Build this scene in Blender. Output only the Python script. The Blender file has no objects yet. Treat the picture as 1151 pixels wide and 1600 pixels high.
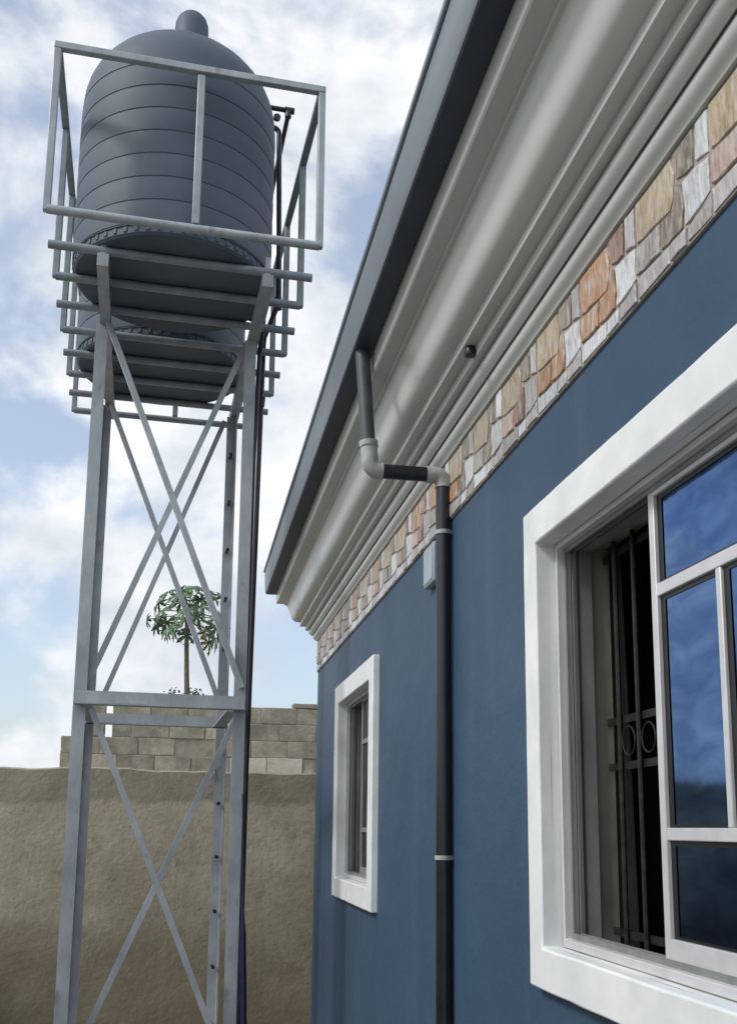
import bpy, bmesh, math, random
from mathutils import Vector, Matrix, noise
random.seed(7)
scene = bpy.context.scene
col = scene.collection
V = Vector
EYE = 1.78

# ------------------------------------------------------------------ camera
cam_d = bpy.data.cameras.new('camera')
cam = bpy.data.objects.new('camera', cam_d); col.objects.link(cam); scene.camera = cam
cam_d.sensor_width = 36.0; cam_d.lens = 36.0 * 1596.12 / 1600.0
cam_d.shift_y = (998.99 - 800.0) / 1600.0
cam_d.clip_start = 0.05; cam_d.clip_end = 3000
yaw, pitch, roll = 0.1746, 0.1835, 0.0122
R0 = V((math.cos(yaw), -math.sin(yaw), 0))
F0 = V((math.sin(yaw)*math.cos(pitch), math.cos(yaw)*math.cos(pitch), math.sin(pitch)))
U0 = R0.cross(F0)
Rc = R0*math.cos(roll) + U0*math.sin(roll); Uc = U0*math.cos(roll) - R0*math.sin(roll)
m = Matrix((Rc, Uc, -F0)).transposed().to_4x4(); m.translation = V((0, 0, EYE))
cam.matrix_world = m

# ------------------------------------------------------------------ world, sun, exposure
SUN_EL = math.radians(42)
SUN_DIR = V((-0.95, -0.30, 0)).normalized()          # horizontal direction towards the sun
world = bpy.data.worlds.new('World'); scene.world = world; world.use_nodes = True
wn = world.node_tree; wn.nodes.clear()
def WN(t): return wn.nodes.new(t)
sky = WN('ShaderNodeTexSky'); sky.sky_type = 'NISHITA'; sky.sun_disc = False
sky.sun_elevation = SUN_EL; sky.sun_rotation = math.atan2(SUN_DIR.x, SUN_DIR.y)
sky.dust_density = 2.5; sky.air_density = 1.0
bg1 = WN('ShaderNodeBackground'); bg1.inputs[1].default_value = 0.13
pale = WN('ShaderNodeMixRGB'); pale.inputs[0].default_value = 0.28; pale.inputs[2].default_value = (4.6, 5.0, 5.5, 1)
wn.links.new(sky.outputs[0], pale.inputs[1]); wn.links.new(pale.outputs[0], bg1.inputs[0])
tc = WN('ShaderNodeTexCoord')
mp = WN('ShaderNodeMapping'); mp.inputs['Location'].default_value = (1.80545, -0.33227, 2.61352); mp.inputs['Scale'].default_value = (1, 1, 1.5)
wn.links.new(tc.outputs['Generated'], mp.inputs[0])
n1 = WN('ShaderNodeTexNoise'); n1.inputs['Scale'].default_value = 3.6; n1.inputs['Detail'].default_value = 9; n1.inputs['Roughness'].default_value = 0.53; n1.inputs['Distortion'].default_value = 0.25
wn.links.new(mp.outputs[0], n1.inputs['Vector'])
cr = WN('ShaderNodeValToRGB'); cr.color_ramp.elements[0].position = 0.405; cr.color_ramp.elements[1].position = 0.53
cr.color_ramp.interpolation = 'EASE'
wn.links.new(n1.outputs[0], cr.inputs[0])
n2 = WN('ShaderNodeTexNoise'); n2.inputs['Scale'].default_value = 5.5; n2.inputs['Detail'].default_value = 7; n2.inputs['Roughness'].default_value = 0.55
wn.links.new(mp.outputs[0], n2.inputs['Vector'])
cr2 = WN('ShaderNodeValToRGB')
cr2.color_ramp.elements[0].position = 0.36; cr2.color_ramp.elements[0].color = (0.45, 0.495, 0.55, 1)
cr2.color_ramp.elements[1].position = 0.62; cr2.color_ramp.elements[1].color = (0.76, 0.77, 0.78, 1)
wn.links.new(n2.outputs[0], cr2.inputs[0])
bg2 = WN('ShaderNodeBackground'); bg2.inputs[1].default_value = 0.95
wn.links.new(cr2.outputs[0], bg2.inputs[0])
mx = WN('ShaderNodeMixShader'); wn.links.new(cr.outputs[0], mx.inputs[0])
wn.links.new(bg1.outputs[0], mx.inputs[1]); wn.links.new(bg2.outputs[0], mx.inputs[2])
wo = WN('ShaderNodeOutputWorld'); wn.links.new(mx.outputs[0], wo.inputs[0])
sd = bpy.data.lights.new('sun', 'SUN'); sd.energy = 1.6; sd.angle = math.radians(13); sd.color = (1, 0.975, 0.94)
so = bpy.data.objects.new('sun', sd); col.objects.link(so); so.location = (-6, -6, 12)
sv = V((SUN_DIR.x*math.cos(SUN_EL), SUN_DIR.y*math.cos(SUN_EL), math.sin(SUN_EL)))
so.rotation_euler = sv.to_track_quat('Z', 'Y').to_euler()
vs = scene.view_settings
scene.display_settings.display_device = 'sRGB'
vs.view_transform = 'Standard'; vs.look = 'None'; vs.gamma = 1.0; vs.exposure = 0.58; vs.use_curve_mapping = False

# ------------------------------------------------------------------ materials
def mat(name, c1, c2=None, scale=4.0, rough=0.6, bump=0.0, bscale=60.0, metallic=0.0, spec=0.4, stretch=(1, 1, 1), ramp=(0.35, 0.65), rand=False, detail=6, c3=None, s3=1.3, r3=(0.5, 0.7)):
    M = bpy.data.materials.new(name); M.use_nodes = True
    t = M.node_tree; b = t.nodes['Principled BSDF']; L = t.links.new
    b.inputs['Roughness'].default_value = rough; b.inputs['Metallic'].default_value = metallic
    b.inputs['Specular IOR Level'].default_value = spec
    tcn = t.nodes.new('ShaderNodeTexCoord'); mpn = t.nodes.new('ShaderNodeMapping'); mpn.inputs['Scale'].default_value = stretch
    L(tcn.outputs['Object'], mpn.inputs[0]); vec = mpn.outputs[0]
    if rand:
        oi = t.nodes.new('ShaderNodeObjectInfo'); ad = t.nodes.new('ShaderNodeVectorMath'); ad.operation = 'MULTIPLY_ADD'
        ad.inputs[1].default_value = (1, 1, 1); cx = t.nodes.new('ShaderNodeCombineXYZ')
        ml = t.nodes.new('ShaderNodeMath'); ml.operation = 'MULTIPLY'; ml.inputs[1].default_value = 37.0
        L(oi.outputs['Random'], ml.inputs[0])
        for i in range(3): L(ml.outputs[0], cx.inputs[i])
        L(vec, ad.inputs[0]); L(cx.outputs[0], ad.inputs[2]); vec = ad.outputs[0]
    out = None
    if c2 is not None:
        n = t.nodes.new('ShaderNodeTexNoise'); n.inputs['Scale'].default_value = scale; n.inputs['Detail'].default_value = detail; n.inputs['Roughness'].default_value = 0.62
        L(vec, n.inputs['Vector'])
        r = t.nodes.new('ShaderNodeValToRGB'); r.color_ramp.elements[0].position = ramp[0]; r.color_ramp.elements[1].position = ramp[1]
        r.color_ramp.elements[0].color = (*c1, 1); r.color_ramp.elements[1].color = (*c2, 1)
        L(n.outputs[0], r.inputs[0]); out = r.outputs[0]
        if c3 is not None:
            n3 = t.nodes.new('ShaderNodeTexNoise'); n3.inputs['Scale'].default_value = s3; n3.inputs['Detail'].default_value = 5
            L(vec, n3.inputs['Vector'])
            r3n = t.nodes.new('ShaderNodeMapRange'); r3n.inputs[1].default_value = r3[0]; r3n.inputs[2].default_value = r3[1]
            L(n3.outputs[0], r3n.inputs[0])
            mm = t.nodes.new('ShaderNodeMixRGB'); L(r3n.outputs[0], mm.inputs[0]); L(out, mm.inputs[1]); mm.inputs[2].default_value = (*c3, 1); out = mm.outputs[0]
        if rand:
            hv = t.nodes.new('ShaderNodeHueSaturation'); mr = t.nodes.new('ShaderNodeMapRange'); mr.inputs[3].default_value = 0.82; mr.inputs[4].default_value = 1.15
            L(oi.outputs['Random'], mr.inputs[0]); L(mr.outputs[0], hv.inputs['Value']); L(out, hv.inputs['Color']); out = hv.outputs[0]
        L(out, b.inputs['Base Color'])
    else: b.inputs['Base Color'].default_value = (*c1, 1)
    if bump > 0:
        nb = t.nodes.new('ShaderNodeTexNoise'); nb.inputs['Scale'].default_value = bscale; nb.inputs['Detail'].default_value = 5
        L(vec, nb.inputs['Vector'])
        bp = t.nodes.new('ShaderNodeBump'); bp.inputs['Strength'].default_value = bump; bp.inputs['Distance'].default_value = 0.01
        L(nb.outputs[0], bp.inputs['Height']); L(bp.outputs[0], b.inputs['Normal'])
    return M
MT = {}
MT['blue'] = mat('blue_paint', (0.032, 0.068, 0.114), (0.040, 0.081, 0.133), 1.6, 0.55, 0.10, 140, spec=0.3, c3=(0.036, 0.072, 0.120), s3=0.8)
MT['inside'] = mat('interior_plaster', (0.16, 0.15, 0.13), (0.20, 0.19, 0.165), 3, 0.9)
MT['jamb'] = mat('bare_cement_jamb', (0.17, 0.18, 0.14), (0.28, 0.285, 0.225), 7, 0.9, 0.3, 40, stretch=(1, 1, 0.35))
MT['white'] = mat('white_gloss_paint', (0.62, 0.66, 0.66), (0.75, 0.77, 0.76), 5, 0.5, 0.08, 45, c3=(0.50, 0.53, 0.53), s3=3, r3=(0.6, 0.78))
MT['cornice'] = mat('cornice_paint', (0.44, 0.455, 0.43), (0.51, 0.525, 0.50), 3, 0.25, 0.04, 30, spec=0.5, stretch=(1, 0.25, 1))
MT['gutter'] = mat('grey_gutter', (0.14, 0.17, 0.20), (0.18, 0.21, 0.24), 5, 0.42, 0.05, 60, stretch=(1, 0.3, 1))
MT['gutter_shade'] = mat('gutter_underside_shade', (0.028, 0.038, 0.052), (0.04, 0.05, 0.066), 4, 0.5)  # darker copy of the gutter grey, underside shade put into the colour
MT['roof'] = mat('roof_sheet', (0.05, 0.06, 0.075), (0.075, 0.085, 0.1), 3, 0.5, 0.2, 40)
MT['alu'] = mat('aluminium_frame', (0.52, 0.52, 0.53), (0.62, 0.62, 0.63), 9, 0.42, metallic=0.25)
MT['alu_dark'] = mat('dull_track', (0.16, 0.175, 0.175), (0.25, 0.265, 0.255), 12, 0.6, metallic=0.2, stretch=(1, 1, 0.3))
MT['iron'] = mat('burglar_iron', (0.014, 0.014, 0.014), (0.04, 0.038, 0.036), 30, 0.5, metallic=0.4)
MT['pipe'] = mat('dark_pvc', (0.006, 0.008, 0.013), (0.013, 0.016, 0.021), 9, 0.33, 0.03, 40, spec=0.5)
MT['pipe_grey'] = mat('weathered_pvc', (0.042, 0.055, 0.06), (0.065, 0.078, 0.082), 14, 0.5, 0.05, 60)
MT['elbow'] = mat('pale_pvc_elbow', (0.30, 0.33, 0.33), (0.46, 0.48, 0.47), 16, 0.5, 0.06, 60, c3=(0.2, 0.22, 0.21), s3=9)
MT['steel'] = mat('grey_primer_steel', (0.27, 0.305, 0.33), (0.40, 0.435, 0.46), 7, 0.42, 0.06, 70, metallic=0.15, stretch=(1, 1, 0.5), c3=(0.17, 0.155, 0.14), s3=13, r3=(0.62, 0.78))
MT['steel_d'] = mat('dull_steel_tube', (0.20, 0.235, 0.265), (0.29, 0.33, 0.36), 9, 0.5, 0.06, 70, metallic=0.15)
MT['tank'] = mat('hazed_black_plastic', (0.074, 0.096, 0.124), (0.090, 0.116, 0.146), 2.2, 0.62, 0.02, 30, spec=0.3, c3=(0.105, 0.132, 0.164), s3=1.6)  # black plastic lifted to blue-grey: haze put into the base colour
MT['hose'] = mat('black_hose', (0.012, 0.015, 0.024), (0.025, 0.03, 0.042), 9, 0.4)
MT['navy'] = mat('navy_hose', (0.006, 0.008, 0.035), (0.012, 0.014, 0.05), 9, 0.4)
MT['block'] = mat('sandcrete_block', (0.23, 0.215, 0.17), (0.38, 0.35, 0.285), 5, 0.95, 0.55, 22, rand=True, c3=(0.19,0.178,0.14), s3=3.0, r3=(0.5,0.68))
MT['block_pale'] = mat('pale_block', (0.40, 0.37, 0.31), (0.5, 0.47, 0.4), 7, 0.95, 0.5, 45)
MT['mortar'] = mat('mortar', (0.21, 0.195, 0.155), (0.30, 0.28, 0.225), 8, 0.95, 0.4, 40)
MT['ground'] = mat('sandy_ground', (0.32, 0.30, 0.265), (0.42, 0.40, 0.36), 1.2, 0.95, 0.6, 12)
MT['trunk'] = mat('papaya_bark', (0.075, 0.07, 0.055), (0.13, 0.12, 0.1), 6, 0.9, 0.4, 25, stretch=(1, 1, 2))
MT['leaf'] = mat('papaya_leaf', (0.055, 0.115, 0.055), (0.095, 0.18, 0.08), 3, 0.5, rand=True)
MT['leaf_y'] = mat('yellow_leaf', (0.14, 0.14, 0.035), (0.20, 0.18, 0.05), 3, 0.55, rand=True)
MT['shrub'] = mat('shrub_leaf', (0.02, 0.035, 0.018), (0.035, 0.055, 0.025), 5, 0.6)
MT['black'] = mat('black_bakelite', (0.008, 0.008, 0.008), None, rough=0.4)
MT['box'] = mat('pale_grey_box', (0.28, 0.33, 0.38), (0.35, 0.4, 0.45), 9, 0.45)
MT['concrete'] = mat('concrete', (0.2, 0.19, 0.17), (0.3, 0.28, 0.25), 5, 0.95, 0.4, 40)
MT['grout'] = mat('grout', (0.24, 0.21, 0.185), (0.36, 0.33, 0.30), 30, 0.9)
def stone_mat(n, a, b): return mat('stone_' + n, a, b, 34, 0.36, 0.8, 60, spec=0.5, rand=True, stretch=(1, 1.3, 0.45), c3=(0.42, 0.40, 0.37), s3=48, r3=(0.52, 0.66), ramp=(0.38, 0.6))
MT['s_beige'] = stone_mat('beige', (0.30, 0.235, 0.15), (0.42, 0.35, 0.25))
MT['s_red'] = stone_mat('red', (0.20, 0.115, 0.09), (0.33, 0.225, 0.185))
MT['s_white'] = stone_mat('white', (0.46, 0.49, 0.52), (0.60, 0.63, 0.64))
MT['s_olive'] = stone_mat('olive', (0.15, 0.125, 0.10), (0.30, 0.26, 0.21))
MT['s_orange'] = stone_mat('orange', (0.31, 0.165, 0.085), (0.43, 0.27, 0.17))
MT['s_pink'] = stone_mat('pink', (0.36, 0.255, 0.215), (0.48, 0.38, 0.335))
MT['s_lav'] = stone_mat('lavender', (0.34, 0.32, 0.33), (0.46, 0.44, 0.45))
MT['s_grey'] = stone_mat('grey', (0.25, 0.24, 0.225), (0.40, 0.385, 0.365))

def glass_mat():                 # blue reflective coated glass, seen from outside as a tinted mirror
    M = bpy.data.materials.new('blue_reflective_glass'); M.use_nodes = True
    t = M.node_tree; b = t.nodes['Principled BSDF']; L = t.links.new
    b.inputs['Metallic'].default_value = 1.0; b.inputs['Roughness'].default_value = 0.03
    b.inputs['Base Color'].default_value = (0.048, 0.118, 0.29, 1)
    tcn = t.nodes.new('ShaderNodeTexCoord'); n = t.nodes.new('ShaderNodeTexNoise'); n.inputs['Scale'].default_value = 16; n.inputs['Detail'].default_value = 4
    mpn = t.nodes.new('ShaderNodeMapping'); mpn.inputs['Rotation'].default_value = (0.6, 0, 0); mpn.inputs['Scale'].default_value = (1, 1, 0.4)
    L(tcn.outputs['Object'], mpn.inputs[0]); L(mpn.outputs[0], n.inputs['Vector'])
    q2 = t.nodes.new('ShaderNodeMapping'); q2.inputs['Rotation'].default_value = (0.75, 0, 0); q2.inputs['Scale'].default_value = (1, 0.6, 1.7)
    L(tcn.outputs['Object'], q2.inputs[0])
    n2 = t.nodes.new('ShaderNodeTexNoise'); n2.inputs['Scale'].default_value = 13; n2.inputs['Detail'].default_value = 7; n2.inputs['Distortion'].default_value = 0.6; L(q2.outputs[0], n2.inputs['Vector'])
    rp = t.nodes.new('ShaderNodeValToRGB'); rp.color_ramp.elements[0].position = 0.38; rp.color_ramp.elements[1].position = 0.68
    rp.color_ramp.elements[0].color = (0.030, 0.090, 0.245, 1); rp.color_ramp.elements[1].color = (0.085, 0.175, 0.36, 1)  # pale slanting streaks: cloud reflections put into the glass tint
    L(n2.outputs[0], rp.inputs[0]); L(rp.outputs[0], b.inputs['Base Color'])
    r2 = t.nodes.new('ShaderNodeMapRange'); r2.inputs[3].default_value = 0.02; r2.inputs[4].default_value = 0.12; L(n2.outputs[0], r2.inputs[0]); L(r2.outputs[0], b.inputs['Roughness'])
    bp = t.nodes.new('ShaderNodeBump'); bp.inputs['Strength'].default_value = 0.06; bp.inputs['Distance'].default_value = 0.006
    L(n.outputs[0], bp.inputs['Height']); L(bp.outputs[0], b.inputs['Normal'])
    return M
def wall_paint():                # matt emulsion on hand floated render: trowel waves, faint rain streaks, specks
    M = MT['blue']; t = M.node_tree; b = t.nodes['Principled BSDF']; L = t.links.new; N = t.nodes.new
    tcn = N('ShaderNodeTexCoord')
    def nz(s_, d, st):
        q = N('ShaderNodeMapping'); q.inputs['Scale'].default_value = st; L(tcn.outputs['Object'], q.inputs[0])
        n = N('ShaderNodeTexNoise'); n.inputs['Scale'].default_value = s_; n.inputs['Detail'].default_value = d; L(q.outputs[0], n.inputs['Vector']); return n.outputs[0]
    old = b.inputs['Base Color'].links[0].from_socket
    def over(old, src, a, c, col_, k):
        mr = N('ShaderNodeMapRange'); L(src, mr.inputs[0]); mr.inputs[1].default_value = a; mr.inputs[2].default_value = c; mr.inputs[4].default_value = k
        mx_ = N('ShaderNodeMixRGB'); L(mr.outputs[0], mx_.inputs[0]); L(old, mx_.inputs[1]); mx_.inputs[2].default_value = (*col_, 1); return mx_.outputs[0]
    c = over(old, nz(5, 7, (1, 2.2, 0.16)), 0.55, 0.80, (0.078, 0.112, 0.152), 0.34)
    c = over(c, nz(3, 8, (1, 1, 0.7)), 0.52, 0.75, (0.024, 0.057, 0.104), 0.6)
    c = over(c, nz(75, 2, (1, 1, 1)), 0.735, 0.78, (0.02, 0.03, 0.045), 0.8)
    L(c, b.inputs['Base Color'])
    w1 = N('ShaderNodeBump'); w1.inputs['Strength'].default_value = 0.35; w1.inputs['Distance'].default_value = 0.02; L(nz(4.5, 4, (1, 1, 1.6)), w1.inputs['Height'])
    w2 = N('ShaderNodeBump'); w2.inputs['Strength'].default_value = 0.25; w2.inputs['Distance'].default_value = 0.006; L(nz(70, 5, (1, 1, 1)), w2.inputs['Height']); L(w1.outputs[0], w2.inputs['Normal'])
    L(w2.outputs[0], b.inputs['Normal'])
wall_paint()
MT['glass'] = glass_mat()
MT['net'] = mat('dusty_dark_glass', (0.012, 0.014, 0.016), (0.03, 0.033, 0.035), 8, 0.42, spec=0.12)
def plaster_mat():               # rough cement render: darker later coat along the top, dark brown blotches towards the base
    M = bpy.data.materials.new('compound_wall_render'); M.use_nodes = True
    t = M.node_tree; b = t.nodes['Principled BSDF']; L = t.links.new; N = t.nodes.new
    b.inputs['Roughness'].default_value = 0.95; b.inputs['Specular IOR Level'].default_value = 0.1
    g = N('ShaderNodeNewGeometry'); sp = N('ShaderNodeSeparateXYZ'); L(g.outputs['Position'], sp.inputs[0])
    def nz(s, d=6, st=(1, 1, 1)):
        q = N('ShaderNodeMapping'); q.inputs['Scale'].default_value = st; L(g.outputs['Position'], q.inputs[0])
        n = N('ShaderNodeTexNoise'); n.inputs['Scale'].default_value = s; n.inputs['Detail'].default_value = d; n.inputs['Roughness'].default_value = 0.6; L(q.outputs[0], n.inputs['Vector']); return n.outputs[0]
    def ramp(src, p0, p1, c0, c1):
        r = N('ShaderNodeValToRGB'); r.color_ramp.elements[0].position = p0; r.color_ramp.elements[1].position = p1
        r.color_ramp.elements[0].color = (*c0, 1); r.color_ramp.elements[1].color = (*c1, 1); L(src, r.inputs[0]); return r.outputs[0]
    def mth(op, a, b_):
        q = N('ShaderNodeMath'); q.operation = op
        for i, x in enumerate((a, b_)):
            if isinstance(x, (int, float)): q.inputs[i].default_value = x
            else: L(x, q.inputs[i])
        return q.outputs[0]
    def mr(src, a, b_, c=0, d=1):
        q = N('ShaderNodeMapRange'); L(src, q.inputs[0])
        for i, x in enumerate((a, b_, c, d)): q.inputs[i+1].default_value = x
        return q.outputs[0]
    def mixc(f, a, c):
        q = N('ShaderNodeMixRGB'); L(f, q.inputs[0]); L(a, q.inputs[1])
        if isinstance(c, tuple): q.inputs[2].default_value = (*c, 1)
        else: L(c, q.inputs[2])
        return q.outputs[0]
    base = ramp(nz(1.7, 8), 0.36, 0.64, (0.35, 0.318, 0.238), (0.48, 0.44, 0.345))
    base = mixc(mr(nz(9, 6), 0.54, 0.72), base, (0.31, 0.275, 0.19))
    base = mixc(mr(nz(2.6, 7, (0.5, 0.5, 1)), 0.56, 0.70), base, (0.54, 0.50, 0.40))
    base = mixc(mr(nz(2.2, 6, (2.5, 2.5, 0.25)), 0.58, 0.75, 0, 0.5), base, (0.27, 0.24, 0.175))
    base = mixc(mr(nz(38, 4), 0.58, 0.72, 0, 0.7), base, (0.20, 0.17, 0.11))
    base = mixc(mr(nz(24, 5), 0.62, 0.75, 0, 0.6), base, (0.60, 0.56, 0.46))
    base = mixc(mr(nz(1.1, 6, (1, 1, 1.8)), 0.55, 0.68, 0, 0.5), base, (0.25, 0.21, 0.135))
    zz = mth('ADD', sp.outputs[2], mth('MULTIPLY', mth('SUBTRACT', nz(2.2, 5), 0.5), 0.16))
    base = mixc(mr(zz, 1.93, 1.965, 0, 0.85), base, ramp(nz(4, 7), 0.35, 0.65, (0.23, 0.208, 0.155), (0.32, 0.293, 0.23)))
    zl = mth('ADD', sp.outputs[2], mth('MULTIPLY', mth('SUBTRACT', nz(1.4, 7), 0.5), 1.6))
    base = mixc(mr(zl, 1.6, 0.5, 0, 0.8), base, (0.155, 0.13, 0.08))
    L(base, b.inputs['Base Color'])
    bp = N('ShaderNodeBump'); bp.inputs['Strength'].default_value = 0.42; bp.inputs['Distance'].default_value = 0.015
    L(nz(22, 9), bp.inputs['Height']); L(bp.outputs[0], b.inputs['Normal'])
    return M
MT['plaster'] = plaster_mat()

# ------------------------------------------------------------------ helpers
WO = {}                                     # world origin of every object
def link(name, me, parent, origin):
    o = bpy.data.objects.new(name, me); col.objects.link(o)
    WO[o] = V(origin); o.location = V(origin) - (WO[parent] if parent else V((0, 0, 0)))
    if parent: o.parent = parent
    return o
class MB:
    def __init__(s): s.v = []; s.f = []
    def add(s, vs, fs):
        n = len(s.v); s.v += [V(p) for p in vs]; s.f += [tuple(i + n for i in f) for f in fs]; return s
    def box(s, lo, hi, ax=None, org=(0, 0, 0)):
        P = []
        for z in (lo[2], hi[2]):
            for x, y in ((lo[0], lo[1]), (hi[0], lo[1]), (hi[0], hi[1]), (lo[0], hi[1])):
                P.append(V((x, y, z)) if ax is None else V(org) + ax[0]*x + ax[1]*y + ax[2]*z)
        return s.add(P, [(0, 3, 2, 1), (4, 5, 6, 7), (0, 1, 5, 4), (1, 2, 6, 5), (2, 3, 7, 6), (3, 0, 4, 7)])
    def bar(s, a, b, w, t, side):           # rectangular bar from a to b; side = direction of its width
        a, b = V(a), V(b); d = (b - a).normalized(); u = (V(side) - d*d.dot(V(side))).normalized(); n = d.cross(u)
        P = []
        for q in (a, b):
            for x, y in ((-1, -1), (1, -1), (1, 1), (-1, 1)): P.append(q + u*x*w/2 + n*y*t/2)
        return s.add(P, [(0, 3, 2, 1), (4, 5, 6, 7), (0, 1, 5, 4), (1, 2, 6, 5), (2, 3, 7, 6), (3, 0, 4, 7)])
    def angle(s, a, b, size, th, u, n):     # L section: flanges along u and along n, corner on the line a-b
        prof = [(0, 0), (size, 0), (size, th), (th, th), (th, size), (0, size)]
        a, b = V(a), V(b); u, n = V(u), V(n)
        P = [q + u*x + n*y for q in (a, b) for x, y in prof]
        fs = [tuple(range(5, -1, -1)), tuple(range(6, 12))] + [(i, (i+1) % 6, 6 + (i+1) % 6, 6 + i) for i in range(6)]
        return s.add(P, fs)
    def tube(s, pts, r, n=12, caps=True):
        pts = [V(p) for p in pts]; rs = r if isinstance(r, (list, tuple)) else [r]*len(pts)
        rings = []; up = None
        for i, p in enumerate(pts):
            d = (pts[min(i+1, len(pts)-1)] - pts[max(i-1, 0)]).normalized()
            if up is None: up = V((0, 0, 1)) if abs(d.z) < 0.9 else V((1, 0, 0))
            u = (up - d*d.dot(up)).normalized(); w = d.cross(u); up = u
            k = 1.0
            if 0 < i < len(pts)-1:
                c = (pts[i]-pts[i-1]).normalized().dot((pts[i+1]-pts[i]).normalized()); k = 1.0
            rings.append([p + (u*math.cos(2*math.pi*j/n) + w*math.sin(2*math.pi*j/n))*rs[i]*k for j in range(n)])
        P = [q for R in rings for q in R]; fs = []
        for i in range(len(pts)-1):
            for j in range(n): fs.append((i*n+j, i*n+(j+1) % n, (i+1)*n+(j+1) % n, (i+1)*n+j))
        if caps: fs += [tuple(range(n-1, -1, -1)), tuple((len(pts)-1)*n + j for j in range(n))]
        return s.add(P, fs)
    def lathe(s, prof, c, n=48):
        c = V(c); P = []; fs = []
        for r, z in prof:
            for j in range(n): P.append(c + V((r*math.cos(2*math.pi*j/n), r*math.sin(2*math.pi*j/n), z)))
        for i in range(len(prof)-1):
            for j in range(n): fs.append((i*n+j, i*n+(j+1) % n, (i+1)*n+(j+1) % n, (i+1)*n+j))
        fs += [tuple(range(n-1, -1, -1)), tuple((len(prof)-1)*n+j for j in range(n))]
        return s.add(P, fs)
    def mesh(s, name, material, origin, smooth=None):
        o = V(origin); me = bpy.data.meshes.new(name); me.from_pydata([p - o for p in s.v], [], s.f); me.update()
        bm = bmesh.new(); bm.from_mesh(me); bmesh.ops.recalc_face_normals(bm, faces=bm.faces); bm.to_mesh(me); bm.free()
        me.materials.append(MT[material])
        if smooth is not None:
            for p in me.polygons: p.use_smooth = True
            me.set_sharp_from_angle(angle=math.radians(smooth))
        return me
    def build(s, name, material, parent=None, smooth=None, origin=None, bevel=0):
        if origin is None:
            lo = [min(p[i] for p in s.v) for i in range(3)]; hi = [max(p[i] for p in s.v) for i in range(3)]
            origin = V([(a + b)/2 for a, b in zip(lo, hi)])
        o = link(name, s.mesh(name, material, origin, smooth), parent, origin)
        if bevel:
            bv = o.modifiers.new('bevel', 'BEVEL'); bv.width = bevel; bv.segments = 2; bv.limit_method = 'ANGLE'
            for p in o.data.polygons: p.use_smooth = True
            o.data.set_sharp_from_angle(angle=math.radians(50))
        return o
def arc(a, corner, b, r, n=6):              # rounded bend for pipes
    a, c, b = V(a), V(corner), V(b); d1 = (a - c).normalized(); d2 = (b - c).normalized()
    p1, p2 = c + d1*r, c + d2*r
    return [(p1*(1-t)**2 + c*2*t*(1-t) + p2*t*t) for t in [i/n for i in range(n+1)]]
def empty(name, loc, label, cat, group=None):
    o = link(name, None, None, loc); o.empty_display_size = 0.2
    return tag(o, label, cat, group)
def tag(o, label=None, cat=None, group=None, kind=None):
    if label: o['label'] = label
    if cat: o['category'] = cat
    if group: o['group'] = group
    if kind: o['kind'] = kind
    return o

# ------------------------------------------------------------------ ground
g = MB().add([(-400, -400, 0), (400, -400, 0), (400, 400, 0), (-400, 400, 0)], [(0, 1, 2, 3)]).build('ground', 'ground', origin=(0, 0, 0))
tag(g, 'bare brown dirt ground around the house', 'ground', kind='structure')

# ------------------------------------------------------------------ house
A, YC, WI = 0.88, 6.99, 1.04                # outer wall plane, far corner, inner wall plane
Y0 = -3.0
house = empty('house', (A, 3, 0), 'blue painted bungalow with grey cornice, stone frieze and white framed windows', 'house')
CF = 0.848                                  # casing face plane
WINS = [dict(y0=0.98, y1=2.398, z0=1.508, z1=2.498), dict(y0=4.79, y1=5.80, z0=1.512, z1=2.486)]
def wall_openings():
    ys = sorted({Y0, YC} | {w[k] for w in WINS for k in ('y0', 'y1')}); zs = [0.0] + sorted({w[k] for w in WINS for k in ('z0', 'z1')}) + [3.5]
    b = MB()
    def hole(y, z): return any(w['y0'] < y < w['y1'] and w['z0'] < z < w['z1'] for w in WINS)
    # fine grid avoids long sliver faces
    for x in (A, WI):
        for i in range(len(ys)-1):
            for j in range(len(zs)-1):
                if zs[j+1]-zs[j] < 1e-6 or hole((ys[i]+ys[i+1])/2, (zs[j]+zs[j+1])/2): continue
                b.add([(x, ys[i], zs[j]), (x, ys[i+1], zs[j]), (x, ys[i+1], zs[j+1]), (x, ys[i], zs[j+1])], [(0, 1, 2, 3)])
    b.add([(A, YC, 0), (WI, YC, 0), (WI, YC, 3.5), (A, YC, 3.5)], [(0, 1, 2, 3)])
    b.add([(A, Y0, 0), (WI, Y0, 0), (WI, Y0, 3.5), (A, Y0, 3.5)], [(0, 1, 2, 3)])
    b.add([(A, Y0, 3.5), (WI, Y0, 3.5), (WI, YC, 3.5), (A, YC, 3.5)], [(0, 1, 2, 3)])
    return b
wall_openings().build('front_wall', 'blue', house)
for w in WINS:                              # bare cement lining of each opening, a little inside the wall hole
    b = MB(); e = 0.002; x0, x1 = 0.904, WI + 0.004
    y0, y1, z0, z1 = w['y0'], w['y1'], w['z0'], w['z1']
    b.box((x0, y1-e*2, z0), (x1, y1+0.03, z1)); b.box((x0, y0-0.03, z0), (x1, y0+e*2, z1))
    b.box((x0, y0, z1-e*2), (x1, y1, z1+0.03)); b.box((x0, y0, z0-0.03), (x1, y1, z0+e*2))
    b.build('opening_lining', 'jamb', house)
MB().box((WI, YC-0.18, 0), (8.5, YC, 3.5)).build('end_wall', 'blue', house)
MB().box((WI, Y0, 0), (8.5, Y0+0.18, 3.5)).build('end_wall', 'blue', house)
MB().box((8.5, Y0, 0), (8.7, YC, 3.5)).build('rear_wall', 'blue', house)
MB().box((4.2, Y0+0.18, 0), (4.36, YC-0.18, 3.2)).build('partition_wall', 'inside', house)
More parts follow.
